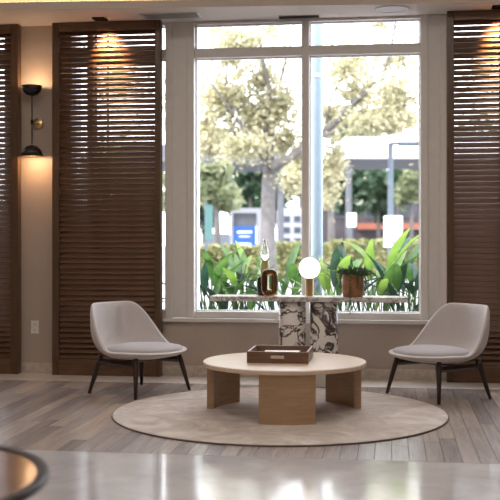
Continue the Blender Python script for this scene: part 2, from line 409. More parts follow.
shutter(-62, 18, 'narrow strip of dark slatted wooden shutter at far left of wall', .08, .075)
shutter(52, 160.5, 'full dark brown slatted wooden shutter beside the wall sconce', .065, .055, 108)
shutter(447, 556, 'dark brown slatted wooden shutter behind the right chair', .062, .065, 500)

# ------------------------------------------------------------------ ceiling fittings
zc = ZS
def soff(u, v): return at_z(u, v, ZS)
p = soff(171, 15.6)
r = thing('air_vent', (p.x, p.y, ZS), 'long slotted air vent in the soffit above the left shutter corner', 'vent')
mesh_obj('frame', prism(bmesh.new(), [(-.27, -.115), (.27, -.115), (.27, .115), (-.27, .115)], -.006, 0), 'grille_metal', r)
mesh_obj('backing', B(-.245, .245, -.09, .09, -.0075, -.006), 'dark_slot', r)
for k in range(24):
    mesh_obj('slat', B(-.235+k*.02, -.228+k*.02, -.09, .09, -.012, -.0075), 'grille_metal', r)
p = soff(299, 16.4)
r = thing('slot_diffuser', (p.x, p.y, ZS), 'short black slot diffuser in the soffit above the window mullion', 'vent')
mesh_obj('frame', B(-.19, .19, -.052, .052, -.004, 0), 'soffit_paint', r); mesh_obj('slot', B(-.182, .182, -.044, .044, -.008, -.004), 'dark_slot', r)
p = soff(392, 9.0)
r = thing('ceiling_speaker', (p.x, p.y, ZS), 'round grey ceiling speaker in the soffit above the window', 'speaker')
mesh_obj('ring', lathe([(.115, 0), (.15, 0), (.15, -.008), (.115, -.01)], 36, cap=False), 'grille_metal', r); mesh_obj('grille', lathe([(0, -.004), (.115, -.006), (.115, 0)], 36), 'grille_metal', r)
def downlight(u, v, label, tgt, e, p=None):
    p = p or soff(u, v)
    r = thing('downlight', (p.x, p.y, ZS), label, 'light', 'square downlights in the soffit')
    bm = bmesh.new()
    for q in ((-.06, .06, -.06, -.04), (-.06, .06, .04, .06), (-.06, -.04, -.04, .04), (.04, .06, -.04, .04)): box(bm, *q, -.012, 0)
    mesh_obj('trim_ring', bm, 'dark_slot', r); mesh_obj('baffle', B(-.04, .04, -.04, .04, -.003, 0), 'dark_slot', r)
    d = bpy.data.lights.new('downlight_beam', 'SPOT'); d.energy = e; d.spot_size = math.radians(64); d.spot_blend = 1.0; d.color = (1, .60, .28); d.shadow_soft_size = .03
    o = bpy.data.objects.new('downlight_beam', d); C.objects.link(o); o.location = (p.x, min(p.y, -.30), ZS-.02); o.rotation_euler = (Vector(tgt)-o.location).to_track_quat('-Z', 'Y').to_euler()
p = soff(100, 18.4)
downlight(100, 18.4, 'small dark square downlight above the slatted shutter beside sconce', (p.x+.05, -.10, ZS-.27), 110)
p2 = soff(499, 6.5); p2.y = p.y
downlight(0, 0, 'small dark square downlight above the right slatted shutter', (p2.x+.02, -.10, ZS-.27), 110, p2)
area('cove_light', ((XL+XR)/2, ey(0, .1), ZS+.085), 8.5, .03, 7, (1, .68, .34), (PI, 0, math.atan(sl)))

# wall sconce
sp = at_y(32, 122, -.16)
r = thing('wall_sconce', (sp.x, 0, sp.z), 'black and brass two-bowl wall sconce between the shutters', 'wall lamp')
xb = WX(38.5)-sp.x
m_ = Matrix.Rotation(PI/2, 4, 'X')
def rotm(bm, M): bmesh.ops.transform(bm, matrix=M, verts=bm.verts[:]); return bm
mesh_obj('backplate', rotm(lathe([(0, 0), (.052, 0), (.052, .012), (.046, .018), (0, .018)], 32), m_), 'brass', r, (xb, -.0, 0), True)
mesh_obj('arm', tube(bmesh.new(), [(xb, -.016, 0), (xb-.01, -.09, 0), (0, -.16, 0)], .009, 10), 'brass', r, smooth=True)
mesh_obj('joint', lathe([(0, -.02), (.014, -.02), (.014, .02), (0, .02)], 16), 'black_lacquer', r, (0, -.16, 0))
zt, zb_ = WZ(32, 96, -.16)-sp.z, WZ(32, 144, -.16)-sp.z
mesh_obj('stem', tube(bmesh.new(), [(0, -.16, zb_), (0, -.16, zt)], .006, 10), 'black_lacquer', r)
R = .098
bowl = [(.012, 0), (.05, .012), (.08, .04), (R, .095), (R-.005, .097), (.076, .045), (.046, .018), (0, .01)]
b1 = mesh_obj('bowl', lathe([(0, -.004)]+bowl, 36), 'black_lacquer', r, (0, -.16, zt), True)
mesh_obj('bulb', lathe([(0, .012), (.02, .02), (.03, .045), (.02, .068), (0, .076)], 16), 'bulb_glow', b1, smooth=True)
zs2 = WZ(32, 156.5, -.16)-sp.z
sh = [(.012, .105), (.05, .095), (.085, .06), (.108, .0), (.103, .0), (.08, .055), (.046, .088), (0, .094)]
b2 = mesh_obj('shade', lathe([(0, .11)]+sh, 36), 'black_lacquer', r, (0, -.16, zs2), True)
mesh_obj('shade_lining', lathe([(.102, .002), (.079, .054), (.045, .086), (0, .092)], 36, cap=False), 'brass', b2, smooth=True)
mesh_obj('bulb', lathe([(0, .086), (.02, .08), (.03, .055), (.02, .02), (0, .012)], 16), 'bulb_glow', b2, smooth=True)
for z, e in ((zt+.085, 5), (zs2+.006, 5)):
    d = bpy.data.lights.new('sconce_light', 'POINT'); d.energy = e; d.color = (1, .62, .34); d.shadow_soft_size = .03
    o = bpy.data.objects.new('sconce_light', d); C.objects.link(o); o.location = (sp.x, -.16, sp.z+z)
# outlet
op = at_y(35, 327, 0)
r = thing('wall_outlet', (op.x, 0, op.z), 'white double wall outlet below the sconce', 'outlet')
mesh_obj('cover_plate', B(-.038, .038, -.006, -.0002, -.062, .062, .002), 'white_plastic', r)
for s in (-1, 1):
    k = mesh_obj('socket', B(-.017, .017, -.0085, -.006, s*.026-.017, s*.026+.017, .001), 'white_plastic', r)
    for dx in (-.007, .007): mesh_obj('slot', B(dx-.0015, dx+.0015, -.009, -.0084, s*.026-.006, s*.026+.007), 'dark_slot', k)

# ------------------------------------------------------------------ rug
rn, rl, rr_ = at_z(280, 444.5), at_z(113, 413), at_z(446, 413)
RR = (rr_-rl).length/2; rc = (rr_+rl)/2
RUG = Vector((rc.x, rc.y, 0)); RUGZ = .014
r = thing('round_rug', (RUG.x, RUG.y, 0), 'large round beige rug under the coffee table', 'rug')
mesh_obj('pile', lathe([(0, .0005), (RR-.008, .0005), (RR-.006, .010), (RR-.02, RUGZ), (0, RUGZ)], 120), 'rug_pile', r)
mesh_obj('binding', lathe([(RR-.007, .0003), (RR-.002, .0003), (RR, .005), (RR-.002, .0095), (RR-.008, .0105)], 120), 'rug_binding', r)

# ------------------------------------------------------------------ coffee table
TC = at_d(284.5, 0, 7.48); TH = .382
r = thing('coffee_table', (TC.x, TC.y, RUGZ), 'round pale oak coffee table with three curved panel legs', 'coffee table', rz=YAW)
TR = .598
h = TH-RUGZ
mesh_obj('tabletop', lathe([(0, h-.032), (TR-.006, h-.032), (TR, h-.028), (TR, h-.006), (TR-.006, h), (0, h)], 96), 'oak_top_lit', r)
for ang, hs in ((-90, 19.5), (150, 21), (30, 21)):
    bm = bmesh.new(); n = 14; ro, ri = TR-.018, TR-.072; poly = []
    for i in range(n+1):
        a = math.radians(ang-hs+2*hs*i/n); poly.append((ro*math.cos(a), ro*math.sin(a)))
    for i in range(n, -1, -1):
        a = math.radians(ang-hs+2*hs*i/n); poly.append((ri*math.cos(a), ri*math.sin(a)))
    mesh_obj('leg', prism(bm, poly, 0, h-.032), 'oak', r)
# tray
tp = at_z(277.5, 363.3, TH)
r = thing('serving_tray', (tp.x, tp.y+.225, TH), 'dark walnut tray with metal handle on the coffee table', 'tray')
tw, td, th, tt = .222, .225, .082, .016
mesh_obj('base', B(-tw, tw, -td, td, 0, .012), 'walnut', r)
mesh_obj('front_side', B(-tw, tw, -td, -td+tt, .012, th, .002), 'walnut', r)
mesh_obj('back_side', B(-tw, tw, td-tt, td, .012, th, .002), 'walnut', r)
for s in (-1, 1): mesh_obj('end_side', B(min(s*tw, s*(tw-tt)), max(s*tw, s*(tw-tt)), -td+tt, td-tt, .012, th, .002), 'walnut', r)
mesh_obj('lining', B(-tw+tt, tw-tt, -td+tt, td-tt, .012, .016), 'tray_lining', r)
hd = mesh_obj('handle', B(-.048, .048, -td-.016, -td-.010, .034, .056, .002), 'nickel', r)
for s in (-1, 1): mesh_obj('handle_post', B(s*.042-.005, s*.042+.005, -td-.010, -td, .039, .051), 'nickel', hd)
tag(mesh_obj('paper_stack', B(tp.x-.13, tp.x+.13, tp.y+.10, tp.y+.38, TH+.0165, TH+.052), 'white_plastic'), 'pale stack of paper lying inside the walnut tray', 'paper')

# ------------------------------------------------------------------ chairs
def sstep(a, b, x):
    t = min(1, max(0, (x-a)/(b-a))); return t*t*(3-2*t)
def chair(center, facing, label):
    rz = math.atan2(facing.x, -facing.y)                 # local front is -Y
    r = thing('lounge_chair', (center.x, center.y, 0), label, 'chair', 'pair of upholstered lounge chairs', rz)
    bm = bmesh.new(); NS, NT = 18, 64; z0 = .300; grid = []
    cen = bm.verts.new((0, .02, z0-.022))
    for i in range(1, NS+1):
        s = i/NS; row = []
        for k in range(NT):
            th = 2*PI*k/NT; a = abs((th+PI) % (2*PI)-PI)     # a=0 at back
            bk = 1-sstep(math.radians(38), math.radians(98), a)
            zr = .362+.378*bk
            if a > math.radians(112): zr = .362-.012*sstep(math.radians(112), PI, a)
            n_ = 2.3; ca, sa = math.cos(th), math.sin(th)
            q = (abs(ca)**n_+abs(sa)**n_)**(-1/n_)
            rx = .395-.03*bk*sstep(0, .7, a); ry = .378 if ca > 0 else .395
            ne = 2.6+1.6*bk; hx_ = math.sin(PI/2*s)**(2/ne)
            lip = bk*.01*sstep(.45, 1, s)
            x = rx*q*sa*hx_; y = .02+(ry*q*ca)*hx_+lip*max(0, ca)
            vfrac = 1-max(0, math.cos(PI/2*s))**(2/ne)
            row.append(bm.verts.new((x, y, z0+(zr-z0)*vfrac-.022*(1-hx_*hx_))))
        grid.append(row)
    for k in range(NT): bm.faces.new((cen, grid[0][k], grid[0][(k+1) % NT]))
    for a_, b_ in zip(grid, grid[1:]):
        for k in range(NT): bm.faces.new((a_[k], b_[k], b_[(k+1) % NT], a_[(k+1) % NT]))
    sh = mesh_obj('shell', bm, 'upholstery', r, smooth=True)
    for f in sh.data.polygons: pass
    md = sh.modifiers.new('thick', 'SOLIDIFY'); md.thickness = .036; md.offset = -1
    md2 = sh.modifiers.new('sub', 'SUBSURF'); md2.levels = 1; md2.render_levels = 2
    # seat cushion
    bm = bmesh.new(); N = 40; rings = []
    prof = [(.0, .318), (.9, .320), (.985, .332), (1.0, .350), (.985, .368), (.93, .382), (.7, .398), (.4, .404), (0, .405)]
    for f_, z in prof:
        if f_ == 0: rings.append([bm.verts.new((0, -.05, z))]); continue
        row = []
        for k in range(N):
            th = 2*PI*k/N; ca, sa = math.cos(th), math.sin(th); q = (abs(ca)**2.4+abs(sa)**2.4)**(-1/2.4)
            row.append(bm.verts.new(((.322*f_*q*sa*(1-.06*ca)), -.055+.288*f_*q*ca, z)))
        rings.append(row)
    for a_, b_ in zip(rings, rings[1:]):
        for k in range(N):
            j = (k+1) % N
            if len(a_) == 1: bm.faces.new((a_[0], b_[k], b_[j]))
            elif len(b_) == 1: bm.faces.new((a_[k], a_[j], b_[0]))
            else: bm.faces.new((a_[k], a_[j], b_[j], b_[k]))
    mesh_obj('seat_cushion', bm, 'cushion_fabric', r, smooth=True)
    # legs: splayed, tapered
    feet = {}
    for nm, fx, fy, tx, ty in (('fl', -.33, -.265, -.26, -.205), ('fr', .33, -.265, .26, -.205), ('bl', -.315, .27, -.245, .2), ('br', .315, .27, .245, .2)):
        top = Vector((tx, ty, .315)); ft = Vector((fx, fy, 0)); feet[nm] = (ft, top)
        mesh_obj('leg', tube(bmesh.new(), [ft, ft.lerp(top, .5), ft.lerp(top, .85), top], [.0135, .019, .022, .02], 14), 'chair_leg_wood', r, smooth=True)
    def on(nm, z): f_, t_ = feet[nm]; return f_.lerp(t_, z/.315)
    for s in 'lr':
        a_, b_ = on('f'+s, .258), on('b'+s, .258); d = (b_-a_).normalized()
        bm = bmesh.new(); tube(bm, [a_+d*.008, b_-d*.008], .024, 4)
        mesh_obj('side_rail', bm, 'chair_leg_wood', r)
    a_, b_ = on('fl', .262).lerp(on('bl', .262), .5), on('fr', .262).lerp(on('br', .262), .5)
    mesh_obj('cross_rail', tube(bmesh.new(), [a_, b_], .016, 4), 'chair_leg_wood', r)
    return r
def mean(*ps): 
    q = Vector((0, 0, 0))
    for p_ in ps: q += p_
    return q/len(ps)
cl = mean(at_z(86.9, 394), at_z(135, 399.2), at_z(144.9, 385.7), at_z(189, 388.8))
cr = mean(at_z(386.2, 393.4), at_z(433.6, 403.2), at_z(440.6, 389.2), at_z(493.2, 399.9))
chair(cl, cdir(.80, -.60), 'light grey upholstered lounge chair in front of left shutter')
chair(cr, cdir(-.87, -.49), 'light grey upholstered lounge chair in front of right shutter')

# ------------------------------------------------------------------ console table
KY = -.46; KT = WZ(308, 297, KY-.15)
kx0, kx1 = WX(210, KY-.15), WX(408, KY-.15); kc = (kx0+kx1)/2
r = thing('console_table', (kc, KY, 0), 'marble console table on two veined cylinder columns by the window', 'console table')
mesh_obj('marble_slab', B(kx0-kc, kx1-kc, -.155, .155, KT-.042, KT, .003), 'slab_marble', r)
for ua, ub in ((279, 306), (310, 338)):
    xa, xb = WX(ua, KY), WX(ub, KY); rad = (xb-xa)/2
    mesh_obj('column', lathe([(0, 0), (rad-.004, 0), (rad, .005), (rad, KT-.055), (rad-.012, KT-.043), (0, KT-.043)], 48), 'column_marble', r, ((xa+xb)/2-kc, 0, 0))
for p_ in bpy.data.objects:
    if p_.name.startswith('column') and p_.type == 'MESH': p_.data.polygons.foreach_set('use_smooth', [abs(f.normal.z) < .3 for f in p_.data.polygons])
# globe lamp
lp = Vector((WX(309.5, KY-.02), KY-.02, KT))
r = thing('globe_lamp', lp, 'glowing white globe lamp on brass cylinder base on console', 'table lamp')
bh = WZ(309, 278, KY)-KT; gr = 10.6/F*8.95
mesh_obj('base', lathe([(0, 0), (.036, 0), (.036, bh), (0, bh)], 28), 'brass', r)
mesh_obj('globe', lathe([(gr*math.sin(PI*i/18), bh-.006+gr-gr*math.cos(PI*i/18)) for i in range(19)], 32, cap=False), 'globe_glow', r, smooth=True)
# amber loop vase : rounded rectangular ring
def loop_vase(name, w_, h_, t_, dep, mat, loc, label, rz=0):
    bm = bmesh.new(); n = 40; secs = []
    for i in range(n):
        a = 2*PI*i/n; ca, sa = math.cos(a), math.sin(a); q = (abs(ca)**5+abs(sa)**5)**(-1/5)
        c = Vector(((w_/2-t_/2)*q*ca, 0, h_/2+(h_/2-t_/2)*q*sa)); nrm = Vector((math.copysign(abs(ca)**2.5, ca), 0, math.copysign(abs(sa)**2.5, sa)*.9)).normalized()
        row = []
        for k in range(12):
            b = 2*PI*k/12; cb, sb = math.cos(b), math.sin(b); qq = (abs(cb)**3+abs(sb)**3)**(-1/3)
            row.append(bm.verts.new(c+nrm*(t_/2*qq*cb)+Vector((0, dep/2*qq*sb, 0))))
        secs.append(row)
    for i in range(n):
        a_, b_ = secs[i], secs[(i+1) % n]
        for k in range(12): bm.faces.new((a_[k], a_[(k+1) % 12], b_[(k+1) % 12], b_[k]))
    zmin = min(v.co.z for v in bm.verts)
    for v in bm.verts: v.co.z -= zmin
    o = mesh_obj(name, bm, mat, None, loc, True); o.rotation_euler = (0, 0, rz)
    return tag(o, label, 'vase')
loop_vase('loop_vase', .148, .236, .054, .075, 'amber_glass', (WX(269.7, KY-.03), KY-.03, KT), 'amber glass loop vase with open centre on the console')
vp = Vector((WX(261.0, KY+.03), KY+.05, KT))
o = mesh_obj('dark_vase', lathe([(0, 0), (.030, 0), (.036, .01), (.038, .10), (.036, .145), (.026, .165), (.024, .168), (.022, .165), (.032, .14), (.033, .02), (0, .012)], 28), 'brown_glass', None, vp, True)
tag(o, 'small dark brown glass vase tucked behind the amber loop vase', 'vase')
vp = Vector((WX(265, KY+.11), KY+.11, KT))
r = thing('glass_bottle', vp, 'tall clear glass bottle with slim neck behind the amber vase', 'bottle')
mesh_obj('body', lathe([(0, 0), (.036, 0), (.040, .01), (.040, .26), (.034, .30), (.028, .31), (0, .31)], 28), 'olive_glass', r, smooth=True)
mesh_obj('neck', lathe([(0, .3101), (.034, .3101), (.036, .36), (.026, .42), (.014, .455), (.013, .49), (0, .492)], 28), 'clear_glass', r, smooth=True)
# potted succulent
pp = Vector((WX(353, KY-.065), KY-.065, KT))
pr = 11/F*8.9; ph = WZ(353, 274.5, KY)-KT
r = thing('potted_succulent', pp, 'trailing succulent in rust brown pot on the console', 'plant')
mesh_obj('pot', lathe([(0, 0), (pr*.86, 0), (pr*.95, .02), (pr, ph*.5), (pr*.98, ph), (pr*.88, ph), (pr*.86, ph-.03), (0, ph-.03)], 36), 'terracotta', r, smooth=True)
mesh_obj('potting_soil', lathe([(0, ph-.029), (pr*.86, ph-.029), (pr*.86, ph-.02), (0, ph-.012)], 24), 'soil', r)
def small_leaf(L, W):
    bm = bmesh.new()
    pts = [(0, 0, 0), (W*.5, L*.45, .004), (0, L, 0), (-W*.5, L*.45, .004), (0, L*.5, W*.35), (0, L*.5, -W*.2)]
    v = [bm.verts.new(p_) for p_ in pts]
    for a_, b_ in ((0, 1), (1, 2), (2, 3), (3, 0)):
        bm.faces.new((v[a_], v[b_], v[4])); bm.faces.new((v[b_], v[a_], v[5]))
    return bm
bm = bmesh.new()
def add_leaf(bm, base, dirv, L, W):
    s = small_leaf(L, W); q = Vector(dirv).to_track_quat('Y', 'Z').to_matrix().to_4x4(); q.translation = Vector(base)
    bmesh.ops.transform(s, matrix=q, verts=s.verts[:]); me = bpy.data.meshes.new('t'); s.to_mesh(me); s.free(); bm.from_mesh(me); bpy.data.meshes.remove(me)
for k in range(190):
    a = random.uniform(0, 2*PI); rr0 = pr*math.sqrt(random.random())
    el = random.uniform(.0, 1.3)
    add_leaf(bm, (rr0*math.cos(a), rr0*math.sin(a), ph-.01+random.uniform(0, .03)), (math.cos(a)*math.cos(el), math.sin(a)*math.cos(el), math.sin(el)), random.uniform(.05, .10), .018)
mesh_obj('foliage', bm, 'succulent', r)
for (a0, ln) in ((-1.75, .34), (-.25, .17), (-.45, .14), (-2.75, .12), (-1.2, .12)):
    bm = bmesh.new(); pts = []; n = 12
    ex, eyy = math.cos(a0)*(pr+.012), math.sin(a0)*(pr+.012)
    pts = [(ex*.6, eyy*.6, ph+.01), (ex*.95, eyy*.95, ph+.022)]+[(ex*1.05+math.sin(i*1.7)*.003, eyy*1.05, ph+.012-ln*i/n) for i in range(n+1)]
    tube(bm, pts, .003, 5)
    for q in pts[2:]:
        for _ in range(3): b = random.uniform(0, 2*PI); add_leaf(bm, q, (math.cos(b), math.sin(b), -.4), .018, .011)
    mesh_obj('trailing_stem', bm, 'succulent', r)

# ------------------------------------------------------------------ round side table in the foreground
sc_ = CP+FW*3.307+RT*(-1.333); ST = .5; SR = .672
r = thing('side_table', (sc_.x, sc_.y, 0), 'polished brown round side table with black rim in the near left corner', 'side table')
mesh_obj('tabletop', lathe([(0, ST-.03), (SR-.04, ST-.03), (SR-.044, ST-.006), (0, ST-.006)], 72), 'table_top_wood', r)
mesh_obj('rim', lathe([(SR-.044, ST-.03), (SR-.012, ST-.03), (SR, ST-.02), (SR, ST-.006), (SR-.006, ST), (SR-.036, ST), (SR-.044, ST-.006)], 72, cap=False), 'rim_black', r, smooth=True)
mesh_obj('pedestal', lathe([(0, .0), (SR*.62, 0), (SR*.62, .03), (SR*.45, .06), (SR*.4, .3), (SR*.55, ST-.06), (SR*.9, ST-.031), (0, ST-.031)], 56), 'pedestal_wood', r, smooth=True)

# ================================================================== outdoors
g = structure(mesh_obj('ground', B(-90, 90, TW+.02, 160, -.5, -.08), 'asphalt'), 'pale paved street outside the window', 'ground')
structure(mesh_obj('planting_bed', B(-4.5, 4.2, TW+.06, 2.1, -.08, .16), 'soil'), 'soil bed right outside the window', 'ground')
# canopy post right outside
p = at_y(317, HV, 1.7)
r = thing('canopy_post', (p.x, 1.7, .16), 'pale blue steel post standing outside beside the window mullion', 'post')
mesh_obj('shaft', lathe([(0, 0), (.062, 0), (.062, 5), (0, 5)], 24), 'steel_blue', r, smooth=False)
mesh_obj('collar', lathe([(.062, 0), (.07, .005), (.07, .035), (.062, .04)], 24, cap=False), 'sign_white', r, (0, 0, WZ(317, 78, 1.7)-.16))
mesh_obj('base_plate', B(-.12, .12, -.12, .12, 0, .015), 'steel_blue', r)
# broad leaved plants along the window: big leaves are parts
def big_leaf(L, W, droop, fold):
    bm = bmesh.new(); n = 8; rows = []
    for i in range(n+1):
        t = i/n; wd = W*math.sin(PI*(t*.93+.05))**.75*(1-.25*t)
        y = L*(t-.18*droop*t*t); z = -droop*L*.55*t*t
        rows.append([bm.verts.new((-wd/2, y, z+fold*wd)), bm.verts.new((0, y, z)), bm.verts.new((wd/2, y, z+fold*wd))])
    for a_, b_ in zip(rows, rows[1:]):
        for k in range(2): bm.faces.new((a_[k], a_[k+1], b_[k+1], b_[k]))
    return bm
LM = [mesh_only('leaf_blade', big_leaf(.42, .105, .3, .18), mt, True) for mt in ('leaf_green', 'leaf_bright', 'leaf_deep')]
LM += [mesh_only('leaf_blade', big_leaf(.48, .085, .7, .15), mt, True) for mt in ('leaf_green', 'leaf_bright', 'leaf_deep')]
def leafy(u, y, label, n, hmax, spread, mix, tall=None):
    x = WX(u, y); r = thing('broadleaf_plant', (x, y, .16), label, 'plant', 'broad leaved plants outside the window')
    bms = bmesh.new()
    for k in range(n):
        a = 2*PI*k/n+random.uniform(-.4, .4)
        hh = hmax*random.uniform(.42, .88); sp_ = spread*random.uniform(.15, .5)
        if tall and k == 0: a, hh, sp_ = tall
        base = Vector((math.cos(a)*.03, math.sin(a)*.03, 0)); tip = Vector((math.cos(a)*sp_, math.sin(a)*sp_, hh))
        tube(bms, [base, base.lerp(tip, .5)+Vector((0, 0, hh*.08)), tip], [.010, .008, .006], 6)
        pitch = random.uniform(.35, 1.3) if not (tall and k == 0) else 1.25
        d = Vector((math.cos(a)*math.cos(pitch), math.sin(a)*math.cos(pitch), math.sin(pitch)))
        me = LM[random.choice(mix)]
        o = inst('leaf', me, r, tip); o.rotation_euler = d.to_track_quat('Y', 'Z').to_euler()
        s = random.uniform(.75, 1.2)*(.55+.5*hmax); o.scale = (s, s, s)
        if tall and k == 0: o.scale = (1.0, 1.0, 1.0)
    mesh_obj('stems', bms, 'leaf_green', r)
specs = [
 (204, 1.0, 'dark glossy leafed plant at the left edge of the window', 10, .8, .5, (2, 5, 0), None),
 (214, 1.2, 'drooping green plant just right of the left window edge', 10, .75, .5, (2, 0, 3, 5), None),
 (228, 1.0, 'low dark drooping plant between two taller bright plants', 9, .62, .5, (2, 5, 3), None),
 (241, 1.1, 'bright upright leaved plant left of the amber vase', 10, .86, .42, (1, 0, 3), (1.9, .62, .05)),
 (251, 1.5, 'plant with one long upright leaf behind the vase', 9, .7, .45, (1, 4, 0), (2.4, .74, .08)),
 (277, 1.0, 'pale leafed plant between the vase and the globe lamp', 10, .75, .5, (2, 0, 5), None),
 (292, 1.4, 'low plant behind the glowing globe lamp', 9, .68, .45, (2, 0, 3), None),
 (333, .9, 'broad bright leaved plant left of the potted succulent', 10, .82, .5, (1, 0, 1, 2), None),
 (346, 1.5, 'tall leaved plant directly behind the potted succulent', 9, .85, .42, (0, 2, 1), (1.8, .7, .06)),
 (366, 1.1, 'plant with a reaching leaf right of the potted succulent', 9, .8, .45, (0, 1, 2), (2.6, .62, .12)),
 (380, .9, 'bright arching plant with sunlit leaves right of the succulent', 11, .92, .5, (1, 1, 4, 0), None),
 (397, 1.2, 'dark spreading plant near the right end of the console', 11, .82, .55, (2, 5, 0), None),
 (409, 1.0, 'dark tangled plant at the right edge of the window', 10, .76, .5, (2, 5, 2), None),
 (417, 1.3, 'tall plant with upright narrow leaf in the right window corner', 9, .88, .42, (3, 0, 2), (1.2, .85, .06)),
 (30, 1.0, 'plant outside behind the left shutters', 8, .7, .5, (0, 2), None),
]
for s in specs[:14]: leafy(s[0], s[1], s[2], s[3]+3, s[4]*1.10, *s[5:])

# ---- street tree: limbs from the photo at about 28 m
def D(u, v, d=28): return at_d(u, v, d)
tb = at_d(268, 0, 28); tb.z = -.08
r = thing('street_tree', tb, 'large pale leaved street tree with forked grey trunk', 'tree')
def loc(p_): return p_-tb
bm = bmesh.new()
tube(bm, [loc(tb), loc(D(268, 250)), loc(D(268, 210)), loc(D(269, 180)), loc(D(270, 160))], [.30, .22, .20, .19, .16], 12)
tr_o = mesh_obj('trunk', bm, 'bark', r, smooth=True)
limbs = [([(270, 162), (266, 130), (270, 95), (262, 55), (257, 20), (252, -20)], [.19, .13, .10, .08, .06, .04], 28),
 ([(270, 150), (276, 110), (283, 70), (290, 45), (300, 10)], [.12, .09, .07, .05, .04], 28.5),
 ([(270, 168), (290, 158), (318, 138), (340, 118), (358, 98), (382, 78), (390, 55), (396, 20)], [.18, .17, .16, .14, .12, .10, .08, .05], 27.5),
 ([(336, 120), (360, 112), (392, 108), (420, 95), (445, 86)], [.10, .08, .07, .05, .03], 27.5),
 ([(318, 138), (345, 128), (375, 118), (410, 116)], [.08, .06, .05, .03], 27),
 ([(326, 132), (330, 100), (345, 72), (352, 66)], [.07, .05, .04, .03], 28),
 ([(268, 172), (258, 150), (238, 120), (216, 90), (200, 66)], [.07, .06, .05, .04, .03], 27.5),
 ([(235, 135), (225, 100), (228, 60), (222, 20)], [.07, .05, .04, .03], 28)]
for pts, rd, d in limbs:
    mesh_obj('limb', tube(bmesh.new(), [loc(D(u, v, d+.4*math.sin(i*1.3))) for i, (u, v) in enumerate(pts)], [x*.72 for x in rd], 8), 'bark_dark', r, smooth=True)
bm = bmesh.new()
def blob(u, v, d, ru, rv, n, size): c = loc(D(u, v, d)); k = d/F; leaf_cloud(bm, c, (ru*k, ru*k*.9, rv*k), n, size, 1, .5, True)
for (u, v, ru, rv, n) in ((225, 100, 34, 32, 900), (205, 130, 22, 20, 420), (255, 120, 28, 26, 600), (230, 55, 28, 24, 330), (280, 105, 22, 30, 420), (285, 140, 24, 20, 360),
    (262, 80, 26, 26, 330), (330, 115, 24, 24, 420), (360, 95, 34, 28, 560), (395, 95, 30, 28, 520), (375, 122, 42, 12, 460), (345, 70, 30, 22, 220), (400, 60, 30, 24, 220), (335, 160, 14, 30, 330),
    (215, 30, 30, 18, 140), (270, 30, 30, 20, 90), (380, 25, 40, 16, 110), (180, 100, 25, 40, 300), (440, 90, 30, 40, 300), (120, 80, 40, 40, 350), (480, 70, 30, 40, 250), (300, 165, 14, 16, 220), (245, 148, 26, 14, 420), (292, 180, 14, 14, 200), (215, 150, 24, 10, 260), (350, 60, 60, 30, 500), (240, 40, 50, 26, 420), (330, 178, 12, 22, 240), (395, 122, 34, 14, 400)):
    blob(u, v, 28+random.uniform(-1.5, 2), ru*1.1, rv*1.1, int(n*(3.6 if u < 300 else 2.8)), .15)
mesh_obj('foliage', bm, 'crown_pale', r)
# ---- smaller olive tree at left
def tree(u, d, base_v, cv, ru, rv, n, size, mat, label, name='garden_tree', trunk=.16):
    b = at_d(u, 0, d); b.z = -.08
    r = thing(name, b, label, 'tree', 'trees across the street'); k = d/F; c = at_d(u, cv, d)-b
    mesh_obj('trunk', tube(bmesh.new(), [(0, 0, 0), (.05, 0, c.z*.5), (0, 0, c.z)], [trunk, trunk*.8, trunk*.5], 8), 'bark_dark', r, smooth=True)
    bm = bmesh.new()
    for q in range(9):
        off = Vector((random.uniform(-.6, .6)*ru*k, random.uniform(-.4, .4)*ru*k, random.uniform(-.6, .6)*rv*k))
        leaf_cloud(bm, c+off, (ru*k*.5, ru*k*.5, rv*k*.5), n//9, size, 1, .5)
    mesh_obj('foliage', bm, mat, r)
tree(216, 38, 260, 186, 24, 24, 1500, .38, 'crown_olive', 'loose olive green tree at the left under the grey canopy')
tree(250, 66, 260, 185, 26, 22, 1600, .6, 'crown_dark', 'dark green tree behind the street tree trunk')
tree(330, 39, 260, 190, 9, 22, 600, .32, 'crown_pale', 'thin yellow green tree right of the pale blue post')
tree(350, 68, 260, 190, 26, 26, 1700, .6, 'crown_dark', 'dark green tree under the white canopy roof')
tree(378, 70, 260, 196, 20, 26, 1300, .6, 'crown_dark', 'dark green tree left of the street lamp')
tree(411, 68, 260, 188, 18, 30, 1200, .6, 'crown_olive', 'olive tree right of the street lamp')
tree(300, 72, 260, 175, 22, 22, 1200, .6, 'crown_olive', 'olive tree behind the window mullion')
tree(205, 90, 260, 150, 40, 26, 1500, .9, 'crown_olive', 'hazy far tree above the grey canopy at left')
tree(380, 95, 260, 128, 50, 18, 1500, .9, 'crown_olive', 'hazy far tree above the white canopy roof')
tree(120, 60, 260, 170, 50, 60, 1700, .7, 'crown_olive', 'tree outside seen in slivers through the left shutter')
tree(475, 60, 260, 170, 50, 60, 1700, .7, 'crown_olive', 'tree outside seen in slivers through the right shutter')
for (u, d, cv, ru, rv, lab) in ((232, 84, 196, 26, 34, 'dark far tree between the kiosk and the grey canopy'), (272, 86, 192, 24, 34, 'dark far tree right behind the street tree trunk'), (322, 84, 196, 20, 34, 'dark far tree behind the pale blue post'),
    (364, 88, 192, 26, 34, 'dark far tree between lamp post and small sign'), (396, 86, 196, 22, 36, 'dark far tree behind the street lamp pole'), (424, 86, 190, 24, 36, 'dark far tree at the right edge of the window'), (203, 86, 200, 20, 34, 'dark far tree at the left edge of the window')):
    tree(u, d, 260, cv, ru, rv, 1700, .85, 'crown_dark', lab)
